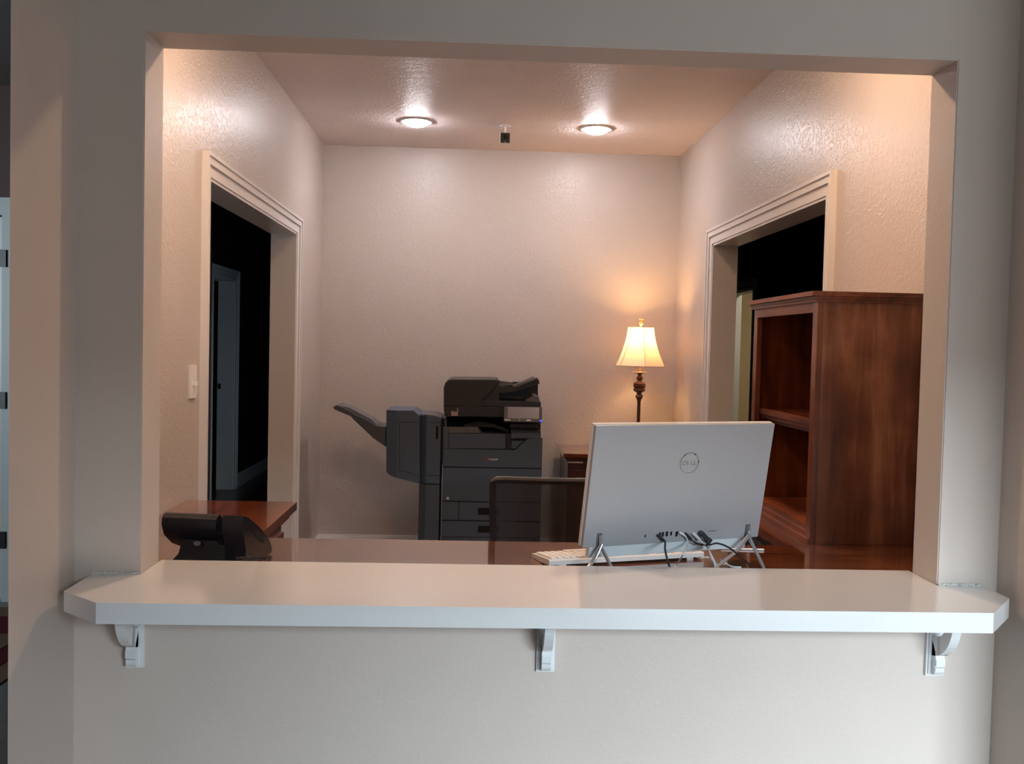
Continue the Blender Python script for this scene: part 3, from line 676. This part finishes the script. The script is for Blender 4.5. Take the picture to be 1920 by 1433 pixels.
# output cavity back and floor
bm = B(); slab(bm, [(832, 803), (958, 812), (958, 778), (832, 778)], 3.95, 4.10, PY+.02); obj('output_cavity', bm, M_gap, t)
bm = B(); slab(bm, [(870, 801), (925, 801), (955, 812), (955, 806), (925, 795), (895, 790), (870, 797)], PY+.08, 3.9, PY+.08); obj('output_tray', bm, M_pr_d, t, bevel=.003)
bm = B(); slab(bm, [(833, 801), (837, 801), (837, 787), (834, 790)], PY+.03, PY+.06, PY); obj('side_lever', bm, M_pr_g, t)
# scanner
bm = B(); slab(bm, [(833, 781), (1013, 783), (1014, 763), (832, 762)], PY, 4.10, PY); obj('scanner_body', bm, M_pr_d, t, bevel=.005)
bm = B(); slab(bm, [(833, 781), (903, 781), (903, 763), (833, 763)], PY-.008, PY+.004, PY); obj('scanner_front', bm, M_pr_d, t, bevel=.003)
# document feeder
bm = B(); slab(bm, [(832, 761), (832, 727), (835, 718), (841, 713), (848, 712), (932, 712.5), (932, 720), (903, 751), (903, 762)], PY, 4.05, PY); obj('feeder_cover', bm, mat('matte dark plastic', (.026, .024, .026), .4), t, bevel=.004, seg=3, smooth=30)
bm = B(); slab(bm, [(903, 761), (1014, 763), (1014, 754), (903, 752)], PY-.004, 4.06, PY); obj('platen_cover', bm, M_pr_d, t, bevel=.003)
bm = B(); slab(bm, [(904, 752), (936, 753), (936, 713), (926, 722)], PY+.03, 4.05, PY); obj('feeder_side', bm, M_pr_d, t)
bm = B(); slab(bm, [(934, 753), (1009, 755), (1009, 718), (934, 716)], 4.02, 4.06, PY+.5); obj('feeder_back', bm, M_gap, t)
bm = B(); slab(bm, [(934, 738), (960, 735), (1012, 720), (1010, 712), (1006, 710), (975, 724), (964, 726), (934, 724)], PY+.05, 3.95, PY+.05); obj('input_tray', bm, M_pr_d, t, bevel=.003)
bm = B(); slab(bm, [(964, 722), (1004, 709), (1008, 708), (1008, 711), (972, 725), (966, 726)], PY+.03, PY+.07, PY+.03); obj('tray_guide', bm, M_pr_g, t, bevel=.001)
bm = B(); slab(bm, [(934, 714), (961, 717), (964, 722), (934, 725)], PY+.08, PY+.35, PY+.08); obj('tray_hinge', bm, M_pr_g, t, bevel=.001)
bm = B(); slab(bm, [(985, 752), (1012, 754), (1010, 744), (1001, 742)], PY+.02, PY+.35, PY+.02); obj('eject_stop', bm, M_pr_g, t, bevel=.002)
# control panel
c0 = ray(945, 763, 'Y', PY-.10); c1 = ray(1016, 793, 'Y', PY-.10)
Mc = Matrix.Translation(((c0.x+c1.x)/2, PY-.09, (c0.z+c1.z)/2)) @ Matrix.Rotation(-.30, 4, 'X')
hw, hh = (c1.x-c0.x)/2, (c0.z-c1.z)/2/math.cos(.3)
bm = B(); box(bm, (-hw, -.008, -hh), (hw, .014, hh), Mc); obj('control_panel', bm, M_pr_d, t, bevel=.003)
bm = B(); box(bm, (-hw*.80, -.0100, -hh*.55), (hw*.84, -.0078, hh*.90), Mc); obj('touch_screen', bm, M_screen, t)
bm = B(); box(bm, (-hw*.95, -.0095, -hh*.80), (-hw*.66, -.0078, -hh*.70), Mc); box(bm, (hw*.18, -.0095, -hh*.82), (hw*.42, -.0078, -hh*.70), Mc); box(bm, (-hw*.2, -.0095, -hh*.80), (-hw*.14, -.0078, -hh*.72), Mc); obj('panel_print', bm, M_print, t)
bm = B(); box(bm, (hw*.90, -.0105, -hh*.92), (hw*.985, -.0078, -hh*.66), Mc); obj('status_light', bm, M_blue, t, bevel=.001)
bm = B(); box(bm, (-.10, .012, -.03), (.10, .11, .03), Mc); obj('panel_arm', bm, M_pr_d, t)
# stickers and badge
bm = B(); slab(bm, [(846, 780), (858.5, 780), (858.5, 773), (846, 771)], PY-.0095, PY-.008, PY-.009); slab(bm, [(857, 773), (859, 773), (859, 765.5), (857, 765.5)], PY-.0095, PY-.008, PY-.009); obj('paper_tag', bm, mat('pinkish paper tag', (.42, .30, .28), .6), t)
bx_, bz_ = P(924, 861.3)
text('badge_lettering', 'Copystar', .0150, M_print, t, Matrix.Translation(Vector((bx_+.004, PY-.0010, bz_))-org[t]) @ Matrix.Rotation(PI/2, 4, 'X'), .0006, .0005)
gx, gz = P(913.5, 861)
bm = B(); n = 20
for i in range(n):
    a0, a1 = 2*PI*i/n, 2*PI*(i+1)/n
    prism(bm, [(gx+r*math.cos(a), gz+r*math.sin(a)) for r, a in ((.0085, a0), (.0085, a1), (.0048, a1), (.0048, a0))], 'Y', PY-.0015, PY+.001)
obj('badge_emblem', bm, M_red, t)
bm = B(); a = P(837, 932); b = P(842, 937); box(bm, (a[0], PY-.001, b[1]), (b[0], PY+.001, a[1])); obj('number_sticker', bm, M_paper, t)
# finisher
Mf = Matrix.Identity(4)
def plan(bm, pl, z0, z1): prism(bm, pl, 'Z', z0, z1)
fx0 = P(723, 820)[0]; fx1 = P(744, 820)[0]; fx2 = P(787, 820)[0]; fx3 = P(800, 820, PY-.03)[0]; fx4 = P(826, 820, PY-.03)[0]
ztop = P(750, 768)[1]
# front profile of the main box with its left edge turned back by a chamfer
pf = poly([(723, 770), (775, 770), (787, 780), (787, 907), (731, 893), (723, 887)])
bm = B()
v = prism(bm, pf, 'Y', PY-.005, PY+.40)
for w in v:
    if w.co.x < fx0+.02 and w.co.y < PY: w.co.y += .055
# insert the bend between dark chamfer and face
bmesh.ops.bisect_plane(bm, geom=bm.verts[:]+bm.edges[:]+bm.faces[:], plane_co=(fx1, 0, 0), plane_no=(1, 0, 0))
for w in bm.verts:
    if w.co.y < PY+.08 and w.co.x > fx1-.002: w.co.y = PY-.005
    elif w.co.y < PY+.08: w.co.y = PY-.005+.055*min(1, (fx1-w.co.x)/(fx1-fx0))
obj('finisher_housing', bm, M_pr, t, smooth=20)
# column with chamfer
bm = B()
prism(bm, [(fx2, PY+.03), (fx3, PY-.03), (fx4, PY-.03), (fx4, PY+.36), (fx2, PY+.36)], 'Z', .02, P(800, 909, PY-.03)[1])
obj('finisher_column', bm, M_pr, t, bevel=.002)
bm = B()
zc0, zc1 = P(800, 907, PY-.03)[1], P(800, 778, PY-.03)[1]
prism(bm, [(fx2, PY+.03), (fx3, PY-.03), (fx4, PY-.03), (fx4, PY+.38), (fx2, PY+.38)], 'Z', zc0, zc1)
for w in bm.verts:
    if w.co.z > zc1-.01 and w.co.x > fx3+.01: w.co.z -= .022
obj('finisher_door', bm, M_pr, t, bevel=.002)
za_, zb_ = P(820, 797, PY-.03)[1], P(820, 826, PY-.03)[1]
ha, hb = P(815, 810, PY-.03)[0], P(824, 810, PY-.03)[0]
obj('finisher_handle', boxes(((ha, PY-.034, zb_), (ha+.006, PY-.028, za_)), ((hb-.006, PY-.034, zb_), (hb, PY-.028, za_)), ((ha, PY-.034, zb_), (hb, PY-.028, zb_+.006)), ((ha, PY-.034, za_-.006), (hb, PY-.028, za_))), M_pr_g, t)
obj('handle_recess', bx((ha+.006, PY-.031, zb_+.006), (hb-.006, PY-.0295, za_-.006)), M_gap, t)
# seams on the finisher: thin recessed dark strips
bm = B()
def seam(x0, y0, x1, y1, Y, w=.0014):
    a = Vector((P(x0, y0, Y)[0], 0, P(x0, y0, Y)[1])); b = Vector((P(x1, y1, Y)[0], 0, P(x1, y1, Y)[1])); d = (b-a).normalized(); nrm = Vector((-d.z, 0, d.x))*w
    prism(bm, [((a+nrm).x, (a+nrm).z), ((b+nrm).x, (b+nrm).z), ((b-nrm).x, (b-nrm).z), ((a-nrm).x, (a-nrm).z)], 'Y', Y-.0006, Y+.0003)
Yh = PY-.005
for s_ in ((749, 792, 786, 792), (749, 792, 749, 882), (749, 882, 786, 892)): seam(*s_, Yh)
for s_ in ((800, 792, 825, 792.5), (800, 892, 825, 892)): seam(*s_, PY-.03)
obj('panel_seams', bm, M_gap, t)
# bridge between finisher and copier
bm = B(); slab(bm, [(826, 862), (830, 874), (834, 874), (834, 790), (826, 795)], PY+.02, 4.0, PY); obj('docking_bridge', bm, M_black, t)
bm = B()
slab(bm, [(803, 778), (816, 779.5), (828, 784), (828, 788), (800, 784), (790, 779)], PY-.01, PY+.36, PY-.01); obj('bridge_cover', bm, M_pr_g, t, bevel=.003, smooth=True)
# exit tray
pt = [(624, 763), (632, 760), (650, 768), (668, 779), (690, 789), (706, 799), (723, 801), (723, 838), (700, 822), (662, 786), (658, 781), (627, 768)]
bm = B(); slab(bm, pt, PY+.07, PY+.34, PY+.07); obj('exit_tray', bm, M_tray, t, bevel=.002) if 'M_tray' in globals() else obj('exit_tray', bm, mat('tray plastic', (.075, .078, .092), .42), t, bevel=.002)
bm = B(); slab(bm, [(640, 760), (657, 764), (697, 785), (708, 796), (700, 796), (676, 782)], PY+.10, PY+.30, PY+.15); obj('tray_insert', bm, M_pr_g, t, bevel=.002)
obj('base_foot', boxes(((xa+.03, PY+.06, 0), (xa+.08, PY+.11, .03)), ((xb-.08, PY+.06, 0), (xb-.03, PY+.11, .03)), ((xa+.03, 4.02, 0), (xa+.08, 4.07, .03)), ((xb-.08, 4.02, 0), (xb-.03, 4.07, .03)), ((fx2+.01, PY+.02, 0), (fx2+.03, PY+.3, .021))), M_black, t)

# ------------------------------------------------------------------ small cabinet with lamp
CZ = .775
t = thing('low_cabinet', (.86, 4.0, 0), 'low dark cherry cabinet in the back corner under the lamp', 'cabinet')
obj('cabinet_top', bx((.570, 3.72, CZ-.022), (1.23, 4.295, CZ)), wood('reddish cabinet top', *CH, rough=.2, coat=1, coat_r=.03, axis='X'), t, bevel=.004)
obj('top_moulding', boxes(((.580, 3.73, CZ-.034), (1.22, 4.29, CZ-.022)), ((.592, 3.742, CZ-.05), (1.208, 4.29, CZ-.034))), M_dkwood, t, bevel=.002)
obj('carcass', bx((.602, 3.76, .04), (1.198, 4.285, CZ-.05)), M_dkwood, t)
obj('plinth', bx((.60, 3.75, 0), (1.20, 4.285, .05)), M_dkwood, t)
for k in range(2):
    x0 = .612+k*.29
    d = obj('door', boxes(((x0, 3.745, .07), (x0+.282, 3.76, CZ-.105)),), M_dkwood, t, bevel=.002)
    obj('door_panel', bx((x0+.045, 3.738, .12), (x0+.237, 3.746, CZ-.15)), M_dkwood, d, bevel=.003)
obj('frieze', bx((.612, 3.748, CZ-.10), (1.188, 3.76, CZ-.052)), M_dkwood, t)
a = ray(1066, 863, 'Y', 3.745); b = ray(1093, 867.5, 'Y', 3.745)
lb = obj('label_strip', bx((a.x, 3.7455, b.z-.004), (b.x, 3.748, a.z+.004)), M_paper, t)
bm = B(); zc = (a.z+b.z)/2; w_ = b.x-a.x
for k in range(9):
    if k == 5: continue
    x = a.x+w_*(.07+k*.10); box(bm, (x, 3.7448, zc-.004), (x+w_*.06, 3.7456, zc+.004+.002*(k % 2)))
obj('label_marks', bm, M_ink, lb)

LX, LY = 1.085, 4.045
t = thing('table_lamp', (LX, LY, CZ), 'lit table lamp with cream bell shade and turned dark stem', 'lamp')
L0 = (LX, LY, 0)
bm = B(); pr = [(.085, CZ), (.088, CZ+.008), (.080, CZ+.018), (.05, CZ+.03), (.03, CZ+.05), (.022, CZ+.07), (.012, CZ+.09)]
lathe(bm, pr, L0, 32); obj('base', bm, M_lampwood, t, smooth=True)
bm = B(); lathe(bm, [(.0115, CZ+.085), (.0115, 1.085), (.0130, 1.089), (.0130, 1.094)], L0, 20); obj('pole', bm, M_lampwood, t, smooth=True)
bm = B()
prof = [(.012, 1.092), (.016, 1.104), (.024, 1.118), (.026, 1.124), (.022, 1.131), (.016, 1.138), (.016, 1.146), (.026, 1.152), (.036, 1.158), (.040, 1.165), (.038, 1.172), (.034, 1.176), (.034, 1.179), (.040, 1.184), (.040, 1.206), (.036, 1.214), (.020, 1.220), (.014, 1.228), (.020, 1.236), (.022, 1.244), (.018, 1.252), (.010, 1.260), (.016, 1.268), (.030, 1.275), (.048, 1.280), (.044, 1.283), (.01, 1.284)]
lathe(bm, prof, L0, 32); obj('turned_stem', bm, M_lampwood, t, smooth=25)
bm = B(); lathe(bm, [(.008, 1.284), (.008, 1.36), (.016, 1.362), (.016, 1.41)], L0, 16); obj('socket', bm, M_amber, t, smooth=True)
bulb = B(); lathe(bulb, [(.012, 1.405), (.018, 1.42), (.030, 1.45), (.030, 1.468), (.020, 1.488), (.004, 1.495)], L0, 20)
def shade_mat():
    m = mat('cream lamp fabric', (.86, .72, .58), .8); nt = m.node_tree; p = nt.nodes['Principled BSDF']; out = nt.nodes['Material Output']
    tl_ = nt.nodes.new('ShaderNodeBsdfTranslucent'); tl_.inputs[0].default_value = (.95, .72, .45, 1); mx = nt.nodes.new('ShaderNodeMixShader'); mx.inputs[0].default_value = .24
    nt.links.new(p.outputs[0], mx.inputs[1]); nt.links.new(tl_.outputs[0], mx.inputs[2]); nt.links.new(mx.outputs[0], out.inputs['Surface']); return m
ns = 6
def shade_r(k): return .088+.080*(k**1.9)*.75+.02*k  # k 0 top .. 1 bottom
def corner(i, k, dr=0):
    a_ = 2*PI*i/ns-PI/2+.03; r = shade_r(k)+dr; return Vector((LX+r*math.cos(a_), LY+r*math.sin(a_), 1.573-.253*k))
bm = B(); nk = 12; sub = 3
rows = []
for j in range(nk+1):
    row = []
    for i in range(ns):
        p_, q_ = corner(i, j/nk), corner(i+1, j/nk)
        for s in range(sub):
            f = s/sub; v = p_.lerp(q_, f); row.append(bm.verts.new(v))
    rows.append(row)
for A_, B_ in zip(rows, rows[1:]):
    n = len(A_)
    for i in range(n): bm.faces.new((A_[i], A_[(i+1) % n], B_[(i+1) % n], B_[i]))
obj('lamp_shade', bm, shade_mat(), t, smooth=15)
M_seam = mat('shade piping', (.55, .42, .34), .8)
for i in range(ns):
    bm = B(); tube(bm, [corner(i, j/nk, .0005) for j in range(nk+1)], .0019, 6); obj('seam', bm, M_seam, t, smooth=True)
bm = B()
for k in (0, 1):
    pts = [corner(i, k) for i in range(ns+1)]; tube(bm, pts, .003, 6)
obj('shade_trim', bm, M_seam, t, smooth=True)
bm = B(); 
for i in (0, 2, 4): tube(bm, [corner(i, .02), Vector((LX, LY, 1.566))], .0014, 6)
obj('spider', bm, M_chrome, t)
bm = B(); lathe(bm, [(.004, 1.566), (.006, 1.585), (.012, 1.59), (.013, 1.605), (.010, 1.614), (.006, 1.618), (.015, 1.623), (.015, 1.625), (.003, 1.632)], L0, 20); obj('finial', bm, M_amber, t, smooth=True)
obj('bulb', bulb, mat('lit bulb', (1, .9, .7), .5, emit=((1, .62, .26), 60)), t, smooth=True)
pl = bpy.data.lights.new('lamp_bulb', 'POINT'); pl.energy = 13; pl.color = (1, .56, .22); pl.shadow_soft_size = .03
po = bpy.data.objects.new('lamp_bulb', pl); COL.objects.link(po); po.location = (LX, LY, 1.515)

# ------------------------------------------------------------------ black chair glimpsed in the far lit room
t = thing('side_chair', (3.6, 7.6, 0), 'black chair glimpsed in the lit tan room beyond the right opening', 'chair', rz=.4)
bm = bx((-.22, -.22, .42), (.22, .22, .48)); obj('seat', bm, M_black, t, True, bevel=.02)
bm = B(); prism(bm, [(-.20, .5), (.20, .5), (.22, .75), (.15, .90), (0, .95), (-.15, .90), (-.22, .75)], 'Y', .20, .24); obj('backrest', bm, M_black, t, True, bevel=.01)
for x in (-.19, .19):
    for y in (-.19, .19): obj('leg', bx((x-.015, y-.015, 0), (x+.015, y+.015, .43)), M_black, t, True)
